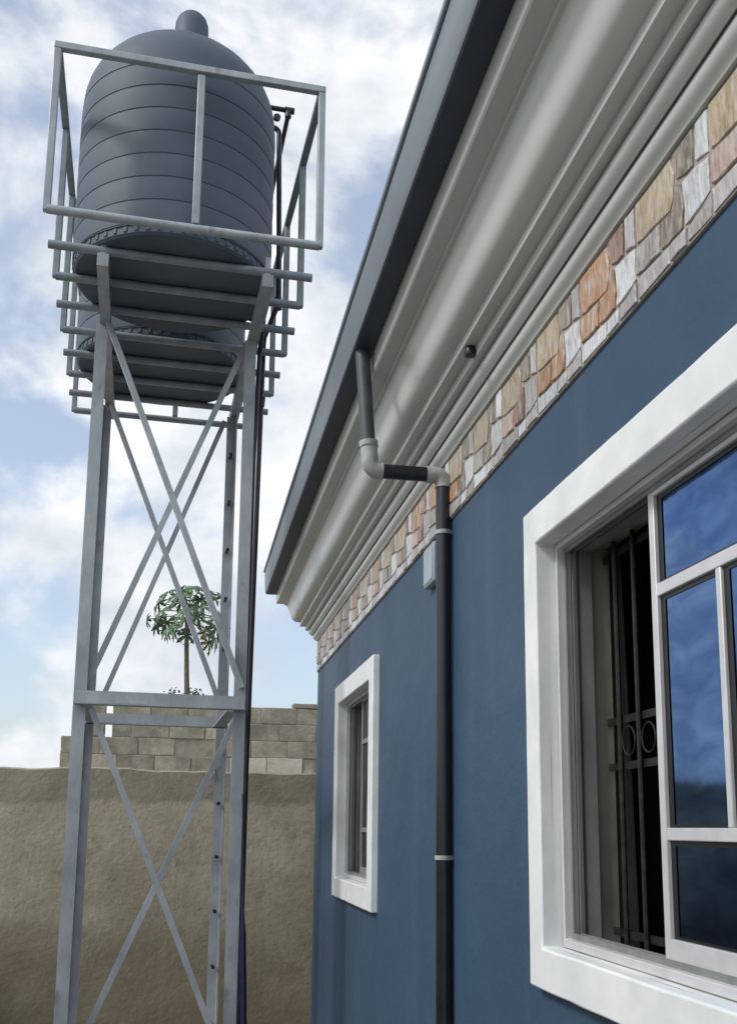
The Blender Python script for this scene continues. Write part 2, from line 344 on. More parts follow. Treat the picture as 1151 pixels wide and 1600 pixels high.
MB().box((WI, Y0+0.18, 3.2), (8.5, YC-0.18, 3.26)).build('ceiling', 'inside', house)
MB().box((WI, Y0+0.18, 0.3), (8.5, YC-0.18, 0.4)).build('floor', 'inside', house)
MB().box((WI, 3.4, 0.4), (4.2, 3.55, 3.2)).build('partition_wall', 'inside', house)

# cornice: classical profile swept along the eave, mitred round the far corner
PROF = [(.600, 3.60), (.600, 3.386), (.605, 3.381), (.652, 3.374), (.6525, 3.362), (.664, 3.360)]
PROF += [(.672, 3.352), (.680, 3.336), (.686, 3.314), (.692, 3.290), (.699, 3.267), (.708, 3.249), (.721, 3.235), (.738, 3.226), (.757, 3.223)]
PROF += [(.757, 3.193), (.761, 3.191), (.792, 3.191), (.792, 3.158), (.796, 3.156), (.820, 3.160)]
PROF += [(.817 - .010*math.sin(t*math.pi) + .018*t, 3.155 - .042*t) for t in [i/7 for i in range(8)]]
PROF += [(.846, 3.122), (.850, 3.122)]
PROF += [(.842 - .008*math.sin(t*math.pi) + .018*t, 3.114 - .038*t) for t in [i/7 for i in range(8)]]
PROF += [(.863, 3.070), (.886, 3.070)]
def sweep(prof, close=False, wav=.0012):   # along the eave, round the mitre, along the gable end; slightly wavy like site work
    b = MB(); n = len(prof); P = []; K = 36
    for k in range(K+1):
        t = k/K
        for x, z in prof:
            y_ = (Y0 - (A - x))*(1-t) + (YC + (A - x))*t
            P.append((x + wav*noise.noise(V((y_*1.7, x*3, 1.0))), y_, z + wav*1.4*noise.noise(V((y_*1.3, z*3, 7.0)))))
    for x, z in prof: P.append((8.7, YC + (A - x), z))
    fs = []; last = n if close else n-1
    for s in range(K+1):
        for i in range(last): fs.append((s*n+i, s*n+(i+1) % n, (s+1)*n+(i+1) % n, (s+1)*n+i))
    if close: fs += [tuple(range(n)), tuple(range((K+2)*n-1, (K+1)*n-1, -1))]
    return b.add(P, fs)
sweep(PROF).build('cornice', 'cornice', house, smooth=28)
gut = [(.526, 3.470), (.520, 3.480), (.514, 3.640), (.520, 3.652), (.532, 3.652), (.532, 3.60), (.598, 3.60), (.598, 3.473), (.594, 3.469)]
gutter = sweep(gut, True).build('gutter', 'gutter', house, smooth=30)
lip = [(.512, 3.632), (.506, 3.636), (.506, 3.654), (.512, 3.658), (.524, 3.658), (.524, 3.6525), (.5145, 3.650)]
sweep(lip, True).build('gutter_lip', 'gutter', gutter)
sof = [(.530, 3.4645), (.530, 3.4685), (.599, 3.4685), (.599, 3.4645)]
sweep(sof, True).build('underside_shade', 'gutter_shade', gutter)  # thin strip added to carry the painted shade under the gutter
# hip roof of trapezoid sheets
rx0, rx1, ry0, ry1, rz, rzz = .565, 9.1, Y0-.31, YC+.31, 3.615, 5.5
rb = MB(); hx = (rx0+rx1)/2; d = 3.6
def slope(p, q, r_, s_, n):
    p, q, r_, s_ = map(V, (p, q, r_, s_))
    up = V((0, 0, 0.02)); P = []; k = n*4
    for i in range(k+1):
        t = i/k; o = up if i % 4 in (1, 2) else V((0, 0, 0))
        P += [p.lerp(q, t) + o, s_.lerp(r_, t) + o]
    rb.add(P, [(2*i, 2*i+2, 2*i+3, 2*i+1) for i in range(k)])
slope((rx0, ry1, rz), (rx0, ry0, rz), (hx, ry0+d, rzz), (hx, ry1-d, rzz), 40)
slope((rx1, ry0, rz), (rx1, ry1, rz), (hx, ry1-d, rzz), (hx, ry0+d, rzz), 40)
slope((rx1, ry1, rz), (rx0, ry1, rz), (hx, ry1-d, rzz), (hx, ry1-d, rzz), 36)
slope((rx0, ry0, rz), (rx1, ry0, rz), (hx, ry0+d, rzz), (hx, ry0+d, rzz), 36)
rb.build('roof', 'roof', house)

# stone frieze: 30 cm tiles of a dozen stones each
ZB, ZT, TP = 2.848, 3.068, 0.305
frieze = MB().box((.873, Y0, ZB), (.8795, YC, ZT)).build('stone_band', 'grout', house)
fr2 = MB().box((A, YC+.0005, ZB), (8.5, YC+.012, ZT)).build('end_stone_band', 's_lav', house)
STONES = [('s_beige', [(0, .56), (.18, .53), (.50, .49), (.55, .62), (.56, .80), (.51, .985), (0, .985)]),
          ('s_red', [(.585, .70), (.70, .645), (.80, .64), (.815, .985), (.54, .985), (.59, .84)]),
          ('s_white', [(.83, .63), (.985, .58), (.985, .985), (.845, .985)]),
          ('s_pink', [(.0, .26), (.15, .225), (.34, .22), (.36, .485), (.0, .53)]),
          ('s_orange', [(.36, .215), (.50, .20), (.64, .195), (.66, .36), (.64, .62), (.585, .67), (.53, .475), (.375, .485)]),
          ('s_white', [(.665, .19), (.80, .195), (.985, .235), (.985, .555), (.85, .60), (.66, .615), (.68, .36)]),
          ('s_lav', [(.0, .015), (.46, .015), (.47, .18), (.20, .20), (.0, .235)]),
          ('s_white', [(.48, .015), (.68, .015), (.69, .165), (.49, .18)]),
          ('s_lav', [(.70, .015), (.985, .015), (.985, .21), (.8, .17), (.705, .165)])]
def stone_mesh(i, poly, m_):
    rnd = random.Random(i*3); n = len(poly); c = V((sum(p[0] for p in poly)/n, sum(p[1] for p in poly)/n))
    hgt = rnd.uniform(.003, .0065)
    def pt(p, k, x):
        q = c + (V(p) - c)*k; return V((-x, -(q.x - c.x)*TP, (q.y - c.y)*(ZT-ZB)))
    # keep a constant 2 mm joint whatever the stone size
    P = [pt(p, .985, 0) for p in poly] + [pt(p, .975, hgt*.8) for p in poly] + [pt(p, .935, hgt + rnd.uniform(-.0015, .0015)) for p in poly]
    fs = [(i_, (i_+1) % n, n+(i_+1) % n, n+i_) for i_ in range(n)] + [(n+i_, n+(i_+1) % n, 2*n+(i_+1) % n, 2*n+i_) for i_ in range(n)] + [tuple(range(2*n, 3*n))]
    return MB().add(P, fs).mesh('stone', m_, (0, 0, 0)), c
SM = [stone_mesh(i, p, m_) for i, (m_, p) in enumerate(STONES)]
rest = MB(); k = 0; y = YC
ALT = {'s_pink': ['s_orange', 's_grey', 's_pink'], 's_orange': ['s_red', 's_orange', 's_olive'], 's_lav': ['s_grey', 's_lav', 's_white'], 's_red': ['s_olive', 's_red', 's_orange'], 's_grey': ['s_olive', 's_grey', 's_red'], 's_olive': ['s_olive', 's_grey', 's_red'], 's_beige': ['s_beige', 's_beige', 's_orange'], 's_white': ['s_white', 's_lav', 's_white']}
VAR = {}
for i, (m_, p) in enumerate(STONES):
    VAR[i] = [SM[i][0]]
    for q_, a_ in enumerate(ALT.get(m_, [])):                    # chipped and uneven versions of the same stone
        rj = random.Random(i*17 + q_); cx_ = sum(v[0] for v in p)/len(p); cy_ = sum(v[1] for v in p)/len(p)
        pj = []
        for a0, a1 in zip(p, p[1:] + p[:1]):
            for t_ in (0, rj.uniform(.35, .65)):
                u_, v_ = a0[0] + (a1[0]-a0[0])*t_, a0[1] + (a1[1]-a0[1])*t_
                sh = rj.uniform(-.015, .055)
                pj.append((u_ + (cx_-u_)*sh, v_ + (cy_-v_)*sh))
        me, c_ = stone_mesh(100 + i*5 + q_, pj, a_)
        me.transform(Matrix.Translation(V((0, -(c_.x - SM[i][1].x)*TP, (c_.y - SM[i][1].y)*(ZT-ZB)))))
        VAR[i].append(me)
while y > Y0 + TP:
    for i, (me, c) in enumerate(SM):
        pos = V((.873, y - c.x*TP, ZB + c.y*(ZT-ZB)))
        if y > 0.9:
            rnd = random.Random(k*31+i)
            o = link('stone', rnd.choice(VAR[i][1:]), frieze, pos); o.rotation_euler = (rnd.uniform(-.015, .015), rnd.uniform(-.015, .015), rnd.uniform(-.012, .012))
        else: rest.add([v.co + pos for v in me.vertices], [tuple(p.vertices) for p in me.polygons])
    y -= TP; k += 1
tag(rest.build('stone_facing', 's_beige', frieze), kind='stuff')

# windows
def rect_ring(b, x0, x1, oy0, oy1, oz0, oz1, iy0, iy1, iz0, iz1):
    O = [(oy0, oz0), (oy1, oz0), (oy1, oz1), (oy0, oz1)]; I = [(iy0, iz0), (iy1, iz0), (iy1, iz1), (iy0, iz1)]
    P = [(x, *q) for x in (x0, x1) for q in O + I]
    fs = []
    for i in range(4):
        j = (i+1) % 4
        fs += [(i, j, 4+j, 4+i), (8+i, 8+j, 12+j, 12+i), (i, j, 8+j, 8+i), (4+i, 4+j, 12+j, 12+i)]
    return b.add(P, fs)
def window(w, oy0, oy1, oz0, oz1, open_to, big):
    y0, y1, z0, z1 = w['y0'], w['y1'], w['z0'], w['z1']
    cas = rect_ring(MB(), CF, 0.914, oy0, oy1, oz0, oz1, y0, y1, z0, z1).build('window', 'white', house, bevel=.005)
    bm = bmesh.new(); bm.from_mesh(cas.data)
    bmesh.ops.subdivide_edges(bm, edges=[e for e in bm.edges if e.calc_length() > .4], cuts=24, use_grid_fill=True)
    for v in bm.verts:
        q = v.co*9; v.co += V((.0008*noise.noise(q), .0016*noise.noise(q + V((5, 0, 0))), .0022*noise.noise(q + V((0, 9, 0)))))
    bm.to_mesh(cas.data); bm.free()
    tag(cas, 'white plastered window surround ' + ('half open beside the downpipe' if big else 'near the far corner'))
    # outer track frame
    f = 0.016
    rect_ring(MB(), .900, .952, y0+.0025, y1-.0025, z0+.0025, z1-.0025, y0+f, y1-f, z0+f+.006, z1-f).build('frame', 'alu', cas, bevel=.0015)
    for x in (.918, .936):                  # sliding tracks
        rect_ring(MB(), x, x+.004, y0+f-.002, y1-f+.002, z0+f, z1-f+.002, y0+f+.012, y1-f-.012, z0+f+.020, z1-f-.012).build('track', 'alu_dark' if big else 'alu_dark', cas)
    rect_ring(MB(), .958, .990, y0+.0042, y1-.0042, z0+.0042, z1-.0042, y0+.02, y1-.02, z0+.02, z1-.02).build('inner_frame', 'alu_dark', cas)
    sa, sb = y0+f+.004, open_to             # the closed sliding sash spans sa..sb
    za, zb = z0+f+.012, z1-f-.002
    t = .024; xa, xb = .921, .935
    m_ = 'alu' if big else 'alu_dark'
    MB().box((xa, sb-t, za), (xb, sb, zb)).build('stile', m_, cas, bevel=.002)
    MB().box((xa, sa, za), (xb, sa+t, zb)).build('stile', m_, cas, bevel=.002)
    zt, zl = (2.262, 1.777) if big else (2.235, 1.775)
    MB().box((xa, sa+t, za), (xb, sb-t, za+.045)).build('rail', m_, cas, bevel=.002)
    MB().box((xa, sa+t, zb-.02), (xb, sb-t, zb)).build('rail', m_, cas, bevel=.002)
    MB().box((xa+.001, sa+t, zt-.013), (xb-.001, sb-t, zt+.013)).build('glazing_bar', m_, cas, bevel=.002)
    MB().box((xa+.001, sa+t, zl-.012), (xb-.001, sb-t, zl+.012)).build('glazing_bar', m_, cas, bevel=.002)
    mid = sb - .262 if big else (sa+sb)/2
    MB().box((xa+.002, mid-.009, zl+.012), (xb-.002, mid+.009, zt-.013)).build('glazing_bar', m_, cas, bevel=.002)
    gm = 'glass' if big else 'net'
    px0, px1 = .9315, .9345
    for (p0, p1, q0, q1) in ((sa+t, sb-t, zt+.013, zb-.02), (mid+.009, sb-t, zl+.012, zt-.013), (sa+t, mid-.009, zl+.012, zt-.013), (sa+t, sb-t, za+.045, zl-.012)):
        MB().box((px0, p0, q0), (px1, p1, q1)).build('pane', gm, cas)
        if big: rect_ring(MB(), .9295, .9305, p0+.0005, p1-.0005, q0+.0005, q1-.0005, p0+.006, p1-.020, q0+.006, q1-.010).build('pane_edge_shade', 'black', cas)  # dark ring painting recess shade and stile reflection at the pane edges
    # burglar bars just inside the opening
    xbars = 1.018; yy = y1 - .10
    while yy > y0 + .05:
        MB().tube([(xbars, yy, z0+.012), (xbars, yy, z1-.012)], .0065, 8).build('burglar_bar', 'iron', cas); yy -= .105
    for zz in (z0+.04, 1.935, 2.045, z1-.04):
        MB().bar((xbars+.009, y0+.012, zz), (xbars+.009, y1-.012, zz), .018, .005, (0, 0, 1)).build('burglar_bar', 'iron', cas)
    yy = y1 - .1525
    while yy > y0 + .1:                     # small scroll rings between the two middle bars
        rr = .034
        MB().tube([(xbars-.002, yy + rr*math.cos(t_*math.pi/8), 1.99 + rr*math.sin(t_*math.pi/8)) for t_ in range(17)], .0022, 6).build('scroll', 'iron', cas); yy -= .105
    return cas
window(WINS[0], 0.888, 2.488, 1.412, 2.596, 1.905, True)
window(WINS[1], 4.682, 5.92, 1.408, 2.592, 5.40, False)
# second sash of the small window is shut
w = WINS[1]

# curtain bunched inside the half open window
def curtain():
    P = []; K = 60; y0c, y1c = 2.425, 2.66
    for side in (0, 1):
        for k in range(K+1):
            t = k/K; yy = y0c + (y1c-y0c)*t
            dx = .018*math.sin(t*43) + .008*math.sin(t*97 + 1) + side*.003
            for zz, sw in ((2.62, .5), (2.1, .9), (1.5, 1.1), (1.15, 1.2)): P.append((1.085 + dx*sw, yy + .01*math.sin(zz*3 + t*9), zz))
    M_ = (K+1)*4; fs = []
    for side in (0, 1):
        for k in range(K):
            for q in range(3):
                a = side*M_ + k*4 + q; fs.append((a, a+4, a+5, a+1))
    for k in range(K): fs += [(k*4, k*4+4, M_+k*4+4, M_+k*4), (k*4+3, k*4+7, M_+k*4+7, M_+k*4+3)]
    fs += [(q, q+1, M_+q+1, M_+q) for q in range(3)] + [(K*4+q, K*4+q+1, M_+K*4+q+1, M_+K*4+q) for q in range(3)]
    o = MB().add(P, fs).build('curtain', 'curtain', None, smooth=70)
    tag(o, 'grey-brown curtain bunched at the left inside the half open window', 'curtain')
MT['curtain'] = mat('curtain_cloth', (0.11, 0.115, 0.095), (0.17, 0.17, 0.14), 8, 0.9, 0.2, 90)
curtain()

# downpipe
PX, PY = .851, 3.345
ZE = 3.010; XE = .590
pr = .0265
dp = MB().tube([(PX, PY, 0.0), (PX, PY, ZE-.03)], pr, 20).build('downpipe', 'pipe', house, smooth=40)
MB().tube([(XE+.03, PY, ZE), (PX-.03, PY, ZE)], pr*.98, 20).build('offset_pipe', 'pipe', dp, smooth=40)
MB().tube([(XE-.008, PY+.0, ZE+.07), (.560, PY+.03, 3.475)], pr*.98, 20).build('outlet_pipe', 'pipe_grey', dp, smooth=40)
el = arc((PX, PY, ZE-.2), (PX, PY, ZE), (PX-.2, PY, ZE), .036)
MB().tube([(PX, PY, ZE-.046)] + el + [(PX-.062, PY, ZE)], pr*1.13, 20).build('elbow', 'elbow', dp, smooth=50)
el = arc((XE+.2, PY, ZE), (XE, PY, ZE), (XE-.012, PY+.005, ZE+.2), .036)
MB().tube([(XE+.042, PY, ZE)] + el + [(XE-.007, PY+.003, ZE+.09)], pr*1.13, 20).build('elbow', 'elbow', dp, smooth=50)
MB().tube([(XE-.0066, PY+.002, ZE+.085), (XE-.008, PY+.003, ZE+.105)], pr*1.26, 20).build('collar', 'elbow', dp, smooth=40)
for zc in (2.80, 1.69, 0.75):
    b = MB().tube([(PX, PY, zc-.007), (PX, PY, zc+.007)], pr*1.13, 20); b.box((PX+.02, PY-.012, zc-.006), (A, PY+.012, zc+.006))
    b.build('pipe_clip', 'elbow', dp, smooth=40)

# fittings on the house
b = MB().box((.850, 3.49, 2.665), (.8795, 3.645, 2.815))
bx = b.build('junction_box', 'box', None, origin=(.88, 3.6, 2.635), bevel=.006)
tag(bx, 'pale grey square box fixed on the blue wall behind the downpipe', 'junction box')
MB().box((.847, 3.50, 2.675), (.850, 3.635, 2.805)).build('cover', 'box', bx, bevel=.002)
kn = MB().lathe([(.006, -.012), (.016, -.010), (.019, .0), (.016, .010), (.012, .020)], (.777, 2.73, 3.172), 16).build('lamp_holder', 'black', None, smooth=50, origin=(.777, 2.73, 3.19))
tag(kn, 'small round black knob sticking out under the grey cornice', 'lamp holder')

# ------------------------------------------------------------------ water tower
TX, TY, TH = -.1055, 4.5203, .0477
ux = V((math.cos(TH), math.sin(TH), 0)); uy = V((-math.sin(TH), math.cos(TH), 0)); uz = V((0, 0, 1))
ZP, RH, SP, WH = 4.585, .842, .298, .640
LF, LR, LW = .914, 1.987, .408
def T(u, w, z): return V((TX, TY, 0)) + ux*(u - .0037*(z - ZP)) + uy*w + uz*z
tower = empty('water_tower', T(0, 1.45, 0), 'tall grey steel tank stand with cross braces and railed platform', 'water tower')
LT = 4.49
S = .064
for su in (-1, 1):
    for w_, sw in ((LF, -1), (LR, 1)):
        a, b_ = T(su*(LW+S/2), w_ + sw*S/2, 0), T(su*(LW+S/2), w_ + sw*S/2, LT)
        o = MB().angle(a, b_, S, .009, -su*ux, -sw*uy).build('leg', 'steel', tower)
        MB().box((-.12, -.12, 0), (.12, .12, .012), (ux, uy, uz), T(su*LW, w_, 0)).build('base_plate', 'steel', o)
        if su > 0 and sw > 0:               # climbing pegs up the rear right leg
            z = 0.30
            while z < 4.3:
                MB().tube([T(LW-S*.1, w_+.01, z), T(LW-S*.1, w_-.06, z)], .011, 8).build('step_peg', 'iron', o, smooth=40); z += .325
# longitudinal beams under the joists
for su in (-1, 1):
    MB().box((su*LW-.028, .27, LT), (su*LW+.028, 2.25, 4.558), (ux, uy, uz), T(0, 0, 0)).build('beam', 'steel', tower)
    MB().box((su*LW-.014, .282, 4.558), (su*LW+.014, .305, 4.66), (ux, uy, uz), T(0, 0, 0)).build('beam_stub', 'steel', tower)
# joists
jr = .0215
jm = None
for k in range(9):
    c = T(0, SP*k, ZP + (0 if k else .002))
    ext = .655 if k % 2 else WH
    o = MB().tube([c - ux*ext, c + ux*ext], jr, 14).build('joist', 'steel_d' if k else 'steel', tower, smooth=40, origin=c)
# guard rail
rr = .018
for k in range(0, 9, 2):
    for su in (-1, 1):
        MB().bar(T(su*WH, SP*k, ZP-.01), T(su*WH, SP*k, ZP+RH), .034, .034, ux).build('rail_post', 'steel' if k == 0 else 'steel_d', tower, bevel=.004)
for w_ in (0, SP*8):
    MB().bar(T(.04, w_, ZP+.024), T(.04, w_, ZP+RH-.017), .036, .034, ux).build('rail_post', 'steel', tower, bevel=.004)
    MB().bar(T(-WH-.0172, w_, ZP+RH+.018), T(WH+.0172, w_, ZP+RH+.018), .036, .036, uz).build('top_rail', 'steel', tower, bevel=.004)
for su in (-1, 1):
    MB().bar(T(su*WH, .0185, ZP+RH+.018), T(su*WH, SP*8-.0185, ZP+RH+.018), .036, .036, uz).build('top_rail', 'steel_d', tower, bevel=.004)
# girts and braces
zb = 2.425
def angle_bar(name, a, b_, s_, th, n, flip=1, m_='steel'):
    a, b_ = V(a), V(b_); d = (b_-a).normalized(); n = V(n); u = d.cross(n)*flip
    if abs(u.z) < .5 and False: pass
    return MB().angle(a, b_, s_, th, u, n).build(name, m_, tower)
angle_bar('girt', T(-LW-.025, LF-S/2-.0095, zb-.04), T(LW+.025, LF-S/2-.0095, zb-.04), .076, .008, uy*-1, -1)
angle_bar('girt', T(-LW-.03, LR-S/2-.012, zb-.035), T(LW+.03, LR-S/2-.012, zb-.035), .070, .008, uy*-1, -1)
for su in (-1, 1):
    angle_bar('girt', T(su*(LW+.004), LF+.045, zb-.035), T(su*(LW+.004), LR-.055, zb-.035), .066, .008, ux*su*-1, su)
bw = .031
def brace(w_, p, q, flip, off): angle_bar('brace', T(p[0], w_+off, p[1]), T(q[0], w_+off, q[1]), bw, .006, uy, flip)
fo = -S/2 - .008
brace(LF, (-.395, 4.50), (.40, 2.50), 1, fo-.028)
brace(LF, (.375, 4.50), (-.385, 2.53), 1, fo+.05)
brace(LR, (-.39, 4.46), (.36, 2.57), 1, fo-.02)
brace(LR, (.345, 4.46), (-.345, 2.57), 1, fo+.05)
brace(LF, (-.36, 2.36), (.42, .50), 1, fo-.028)
brace(LF, (.385, 2.36), (-.36, .66), 1, fo+.05)

# tanks
def tank_mesh():
    P = [(.50, 0.0), (.512, .012), (.512, .05)]
    z = .05; R = .519
    for k in range(7):
        P += [(R, z), (R-.0035, z+.003), (R-.0035, z+.007), (R, z+.010), (R+.0018, z+.035), (R+.0025, z+.066), (R+.0018, z+.10), (R, z+.1265)]
        z += .1265
    P += [(R, z), (R-.0035, z+.003), (R-.0035, z+.007), (R, z+.010), (.517, z+.025)]
    zs = z + .03
    for i in range(1, 13):
        t = i/12*math.pi/2*.955
        P.append((.517*math.cos(t), zs + .42*math.sin(t)))
    return P
TP_ = tank_mesh()
ztop = TP_[-1][1]
TZ = ZP + jr + .001
first = None
for (u, w_, lab) in ((-.045, .62, 'ribbed black plastic water tank with domed top at front of the tower'), (-.075, 1.70, 'second black plastic water tank behind, mostly hidden by the front tank')):
    c = T(u, w_, TZ)
    root = empty('water_tank', c, lab, 'water tank', 'water tanks on the tower platform')
    b = MB().lathe(TP_, (0, 0, 0), 72)
    body = b.mesh('body', 'tank', (0, 0, 0), 24) if first is None else first[0]
    lid = (MB().lathe([(.088, -.09), (.088, .045), (.086, .068), (.077, .095), (.060, .117), (.036, .131), (.008, .137)], (0, 0, 0), 32).mesh('lid', 'tank', (0, 0, 0), 35)) if first is None else first[1]
    if first is None:
        lg = MB()
        for j in range(56):
            a_ = 2*math.pi*j/56; d_ = V((math.cos(a_), math.sin(a_), 0)); t_ = V((-d_.y, d_.x, 0))
            lg.box((.505, -.009, .020), (.517, .009, .044), (d_, t_, uz))
        lugs = lg.mesh('base_lugs', 'tank', (0, 0, 0))
        first = (body, lid, lugs)
    link('body', body, root, c); link('lid', lid, root, c + ux*.03 - uy*.27 + V((0, 0, ztop-.075))); tag(link('base_lugs', first[2], root, c), kind='stuff')

# plumbing
def pipe(name, label, pts, r, m_, fittings=(), r_b=.05):
    P = [V(pts[0])]
    for i in range(1, len(pts)-1): P += arc(pts[i-1], pts[i], pts[i+1], min(r_b, .45*(V(pts[i])-V(pts[i-1])).length, .45*(V(pts[i])-V(pts[i+1])).length), 5)
    P.append(V(pts[-1]))
    root = empty(name, P[-1] if P[-1].z < P[0].z else P[0], label, 'pipe')
    MB().tube(P, r if name != 'water_hose' else [r*(.3 + .7*min(1, i/7)) for i in range(len(P))], 12).build('run', m_, root, smooth=40)
    for (a, b_) in fittings: MB().tube([V(a), V(b_)], r*1.35, 12).build('fitting', m_, root, smooth=40)
    return root
pipe('water_pipe', 'thin dark pipe from shoulder of front tank running back to second tank',
     [T(.44, .72, 5.865), T(.565, .72, 5.865), T(.565, .72, 5.835), T(.565, 1.72, 5.80), T(.42, 1.72, 5.80)], .014, 'hose',
     [(T(.545, .72, 5.865), T(.60, .72, 5.865)), (T(.565, .72, 5.82), T(.565, .72, 5.855))], .02)
pipe('water_pipe', 'dark pipe dropping beside the front tank and down right leg',
     [T(.43, .80, 5.80), T(.525, .80, 5.80), T(.550, .80, 4.70), T(.522, 1.25, 4.70), T(.512, 1.25, 3.9), T(.492, 1.25, 2.1), T(.49, 1.25, 0.0)], .015, 'hose',
     [(T(.546, .80, 4.73), T(.549, .80, 4.66)), (T(.522, 1.25, 4.32), T(.516, 1.25, 4.26)), (T(.50, .72, 5.80), T(.50, .70, 5.80))], .04)
pipe('water_pipe', 'dark outlet pipe from tank base, nearest to the right front leg',
     [T(.38, .95, 4.665), T(.485, .95, 4.665), T(.485, 1.12, 4.55), T(.468, 1.12, 3.9), T(.452, 1.12, 2.0), T(.452, 1.12, 0)], .014, 'hose',
     [(T(.40, .95, 4.665), T(.43, .95, 4.665))], .04)
pipe('water_hose', 'navy blue hose standing at foot of the right front leg',
     [T(.437, .84, 1.95), T(.452, .80, 1.30), T(.470, .74, .6), T(.485, .66, 0.0)], .017, 'navy')

# ------------------------------------------------------------------ compound walls
def rough_wall(name, p, q, th, h_, seed, label):
    p, q = V(p), V(q); d = (q-p).normalized(); n = V((-d.y, d.x, 0)); L_ = (q-p).length; k = int(L_/.05)
    P = []; fs = []
    for i in range(k+1):
        s_ = i/k*L_; c = p + d*s_
        e = .018*noise.noise(V((s_*2.3, seed, 0))) + .012*noise.noise(V((s_*9, seed, 3))) + (.03*max(0, noise.noise(V((s_*1.1, seed, 8)))-.1))
        e2 = .012*noise.noise(V((s_*7, seed+5, 3)))
        P += [c, c + uz*(h_*.5), c + uz*(h_-.012+e), c + n*.02 + uz*(h_+e), c + n*(th-.02) + uz*(h_+e2), c + n*th + uz*(h_-.012+e2), c + n*th]
    for i in range(k):
        for j in range(6): fs.append((i*7+j, (i+1)*7+j, (i+1)*7+j+1, i*7+j+1))
    fs += [tuple(range(7)), tuple(range((k+1)*7-1, k*7-1, -1))]
    o = MB().add(P, fs).build(name, 'plaster', None, origin=p)
    return tag(o, label, 'wall')
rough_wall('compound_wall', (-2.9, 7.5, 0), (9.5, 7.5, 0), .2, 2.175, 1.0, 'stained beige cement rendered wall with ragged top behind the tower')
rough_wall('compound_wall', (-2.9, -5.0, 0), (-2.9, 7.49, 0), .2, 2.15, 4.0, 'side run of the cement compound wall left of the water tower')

# ------------------------------------------------------------------ unfinished block wall beyond
BY = 13.0
bwall = empty('block_wall', (0.2, BY, 0), 'bare sandcrete block wall rising above the beige compound wall', 'wall')
MB().box((-1.62, BY+.009, 0), (3.2, BY+.18, 2.21)).build('lower_courses', 'mortar', bwall)
MB().box((-1.51, BY+.009, 2.21), (3.2, BY+.18, 2.86)).build('mortar', 'mortar', bwall)
MB().box((-0.91, BY+.009, 2.86), (3.2, BY+.18, 3.28)).build('mortar', 'mortar', bwall)
MB().box((-1.22, BY+.009, 2.86), (-1.015, BY+.18, 3.28)).build('mortar', 'mortar', bwall)
ch, bl = .2145, .46
courses = [(2.216, -1.55, 3.2), (2.4305, -1.52, 3.2), (2.645, -1.52, 3.2), (2.8595, -.92, 3.2), (3.074, -.92, 3.25)]
r = random.Random(5)
def block(x0, x1, z0, z1, m_):
    j = .004; b = MB()
    y0 = BY + r.uniform(-.010, .010); j = r.uniform(.002, .007)
    t = [r.uniform(-.010, .010) for _ in range(4)]
    P = [(x0+j, BY+.2, z0+j), (x1-j, BY+.2, z0+j), (x1-j, BY+.2, z1-j), (x0+j, BY+.2, z1-j), (x0+j+t[0], y0, z0+j), (x1-j+t[1], y0, z0+j), (x1-j, y0, z1-j+t[2]), (x0+j, y0, z1-j+t[3])]
    b.add(P, [(0, 3, 2, 1), (4, 5, 6, 7), (0, 1, 5, 4), (1, 2, 6, 5), (2, 3, 7, 6), (3, 0, 4, 7)]).build('block', m_, bwall, bevel=.006)
for ci, (z0, xa, xb) in enumerate(courses):
    x = xa; off = .23 if ci % 2 else bl
    while x < xb - .05:
        l_ = off if x == xa else bl; l_ = min(l_ + (r.uniform(-.015, .015)), xb - x)
        pale_ = ci == 1 and .70 < x + l_/2 < 1.55
        top = z0 + ch + (r.uniform(-.004, .02) if ci == 4 else 0)
        block(x, x + l_, z0, top, 'block_pale' if pale_ else 'block'); x += l_
for z0 in (2.8595, 3.074): block(-1.23, -1.0, z0, z0+ch, 'block')
block(1.32, 1.78, 3.2885, 3.36, 'block')

# ------------------------------------------------------------------ papaya tree
tb = V((.10, 24, 0))
tree = empty('papaya_tree', tb, 'slim papaya tree with umbrella of lobed leaves behind the block wall', 'tree')
top = V((-.07, 24, 6.84))
tpts = [tb.lerp(top, t) + V((.05*math.sin(t*5), .03*math.cos(t*4), 0)) for t in [i/14 for i in range(15)]]
trk = MB().tube(tpts, [.10 - .055*i/14 for i in range(15)], 12).build('trunk', 'trunk', tree, smooth=60)
def leaf_mesh(m_, seed):
    rn = random.Random(seed); b = MB(); nl = 7
    for j in range(nl):
        a_ = (j/(nl-1) - .5)*math.radians(285); ln = (.42 - .13*abs(j-3)/3)*rn.uniform(.85, 1.1)
        d_ = V((math.cos(a_), math.sin(a_), 0)); s_ = V((-d_.y, d_.x, 0)); dr = -.28*ln
        prof = [(0, .012, 0), (.3, .036, .02), (.5, .060, 0), (.65, .036, dr*.3), (.78, .06, dr*.45), (.92, .024, dr*.8), (1, 0.004, dr)]
        P = []
        for t, wd, zz in prof: P += [d_*ln*t - s_*wd + V((0, 0, zz-.012)), d_*ln*t + V((0, 0, zz+.008)), d_*ln*t + s_*wd + V((0, 0, zz-.012))]
        n = len(prof)
        fs = [(3*i, 3*i+1, 3*i+4, 3*i+3) for i in range(n-1)] + [(3*i+1, 3*i+2, 3*i+5, 3*i+4) for i in range(n-1)]
        b.add(P, fs)
        # lateral points
        for sg in (-1, 1):
            p0 = d_*ln*.55; q = d_*ln*.78 + s_*sg*.13
            b.add([p0 + s_*sg*.02, p0 + d_*.07 + s_*sg*.03, q + V((0, 0, dr*.6))], [(0, 1, 2)])
    return b.mesh('leaf', m_, (0, 0, 0))
LM = [leaf_mesh('leaf', i) for i in range(4)]; LY = [leaf_mesh('leaf_y', 9)]
pet = MB(); rt = random.Random(11); spots = []
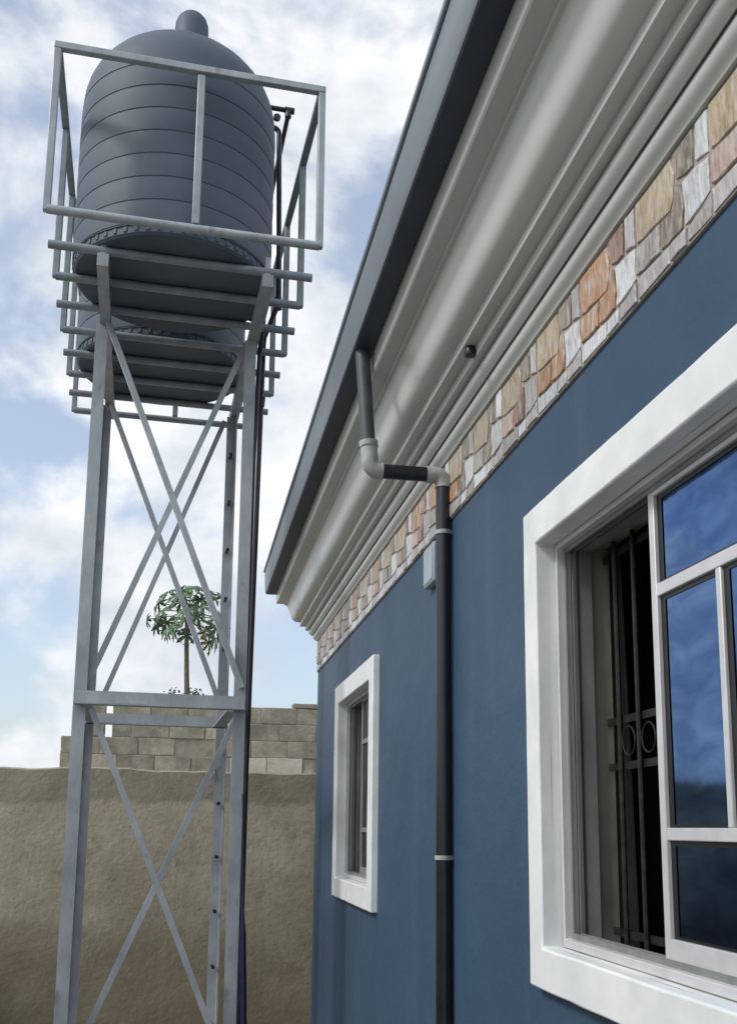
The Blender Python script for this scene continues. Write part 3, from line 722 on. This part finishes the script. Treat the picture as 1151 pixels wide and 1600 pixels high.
for i in range(22):
    a_ = i*2.399963; f = i/22
    el = math.radians(64 - 84*f**0.8) + rt.uniform(-.12, .12)
    ln = rt.uniform(.60, .98) if f > .2 else rt.uniform(.4, .72)
    d_ = V((math.cos(a_)*math.cos(el), math.sin(a_)*math.cos(el), math.sin(el)))
    s0 = top - V((0, 0, .32*f)); e = s0 + d_*ln + V((0, 0, -.10*f))
    spots.append((s0, s0.lerp(e, .5) + V((0, 0, .06)), e, a_, el))
for (dx, dz) in ((-.44, -.42), (.36, -.40), (.48, -.60), (-.95, -.16), (-.30, -.35)):
    s0 = top - V((0, 0, .25)); e = s0 + V((dx, rt.uniform(-.3, .3), dz + .1)); spots.append((s0, s0.lerp(e, .5) + V((0, 0, .08)), e, math.atan2(0.1, dx), -.9))
for s0, md, e, a_, el in spots: pet.tube([s0, md, e], [.018, .013, .010], 6)
crown = pet.build('crown', 'leaf', tree)
for i, (s0, md, e, a_, el) in enumerate(spots):
    yel = i in (23, 24)
    o = link('leaf', LY[0] if yel else LM[i % 4], crown, e)
    o.rotation_euler = (rt.uniform(-.35, .35), max(.25, .95 - el*.45) + rt.uniform(-.2, .25), a_ + rt.uniform(-.3, .3))
    s_ = rt.uniform(.78, 1.05) * (.72 if i >= 22 else 1); o.scale = (s_, s_, s_)

# two low shrubs whose tops show over the block wall
def shrub(c, w_, h_, label, seed):
    rn = random.Random(seed); c = V(c)
    root = empty('shrub', c, label, 'shrub', 'shrubs beyond the block wall')
    st = MB(); fo_ = MB()
    for i in range(9):
        a_ = rn.uniform(0, 6.28); e = c + V((math.cos(a_)*w_*rn.random(), math.sin(a_)*w_*.6, h_*rn.uniform(.82, .97)))
        st.tube([c, c.lerp(e, .5) + V((rn.uniform(-.1, .1), 0, 0)), e], [.03, .02, .008], 6)
        for j in range(60):
            p = e + V((rn.gauss(0, w_*.22), rn.gauss(0, w_*.2), rn.gauss(-.02, .09))); d_ = V((rn.uniform(-1, 1), rn.uniform(-1, 1), rn.uniform(-.5, .6))).normalized(); s_ = d_.orthogonal().normalized()
            l_ = rn.uniform(.06, .12); fo_.add([p, p + d_*l_*.5 + s_*l_*.28, p + d_*l_, p + d_*l_*.5 - s_*l_*.28], [(0, 1, 2, 3)])
    st.build('stem', 'trunk', root); tag(fo_.build('foliage', 'shrub', root), kind='stuff')
shrub((-.34, 22.0, 0), .26, 4.66, 'small dark shrub top peeping over the girt, left one', 3)
shrub((.05, 22.3, 0), .34, 4.80, 'small dark shrub top at the foot of papaya trunk', 4)
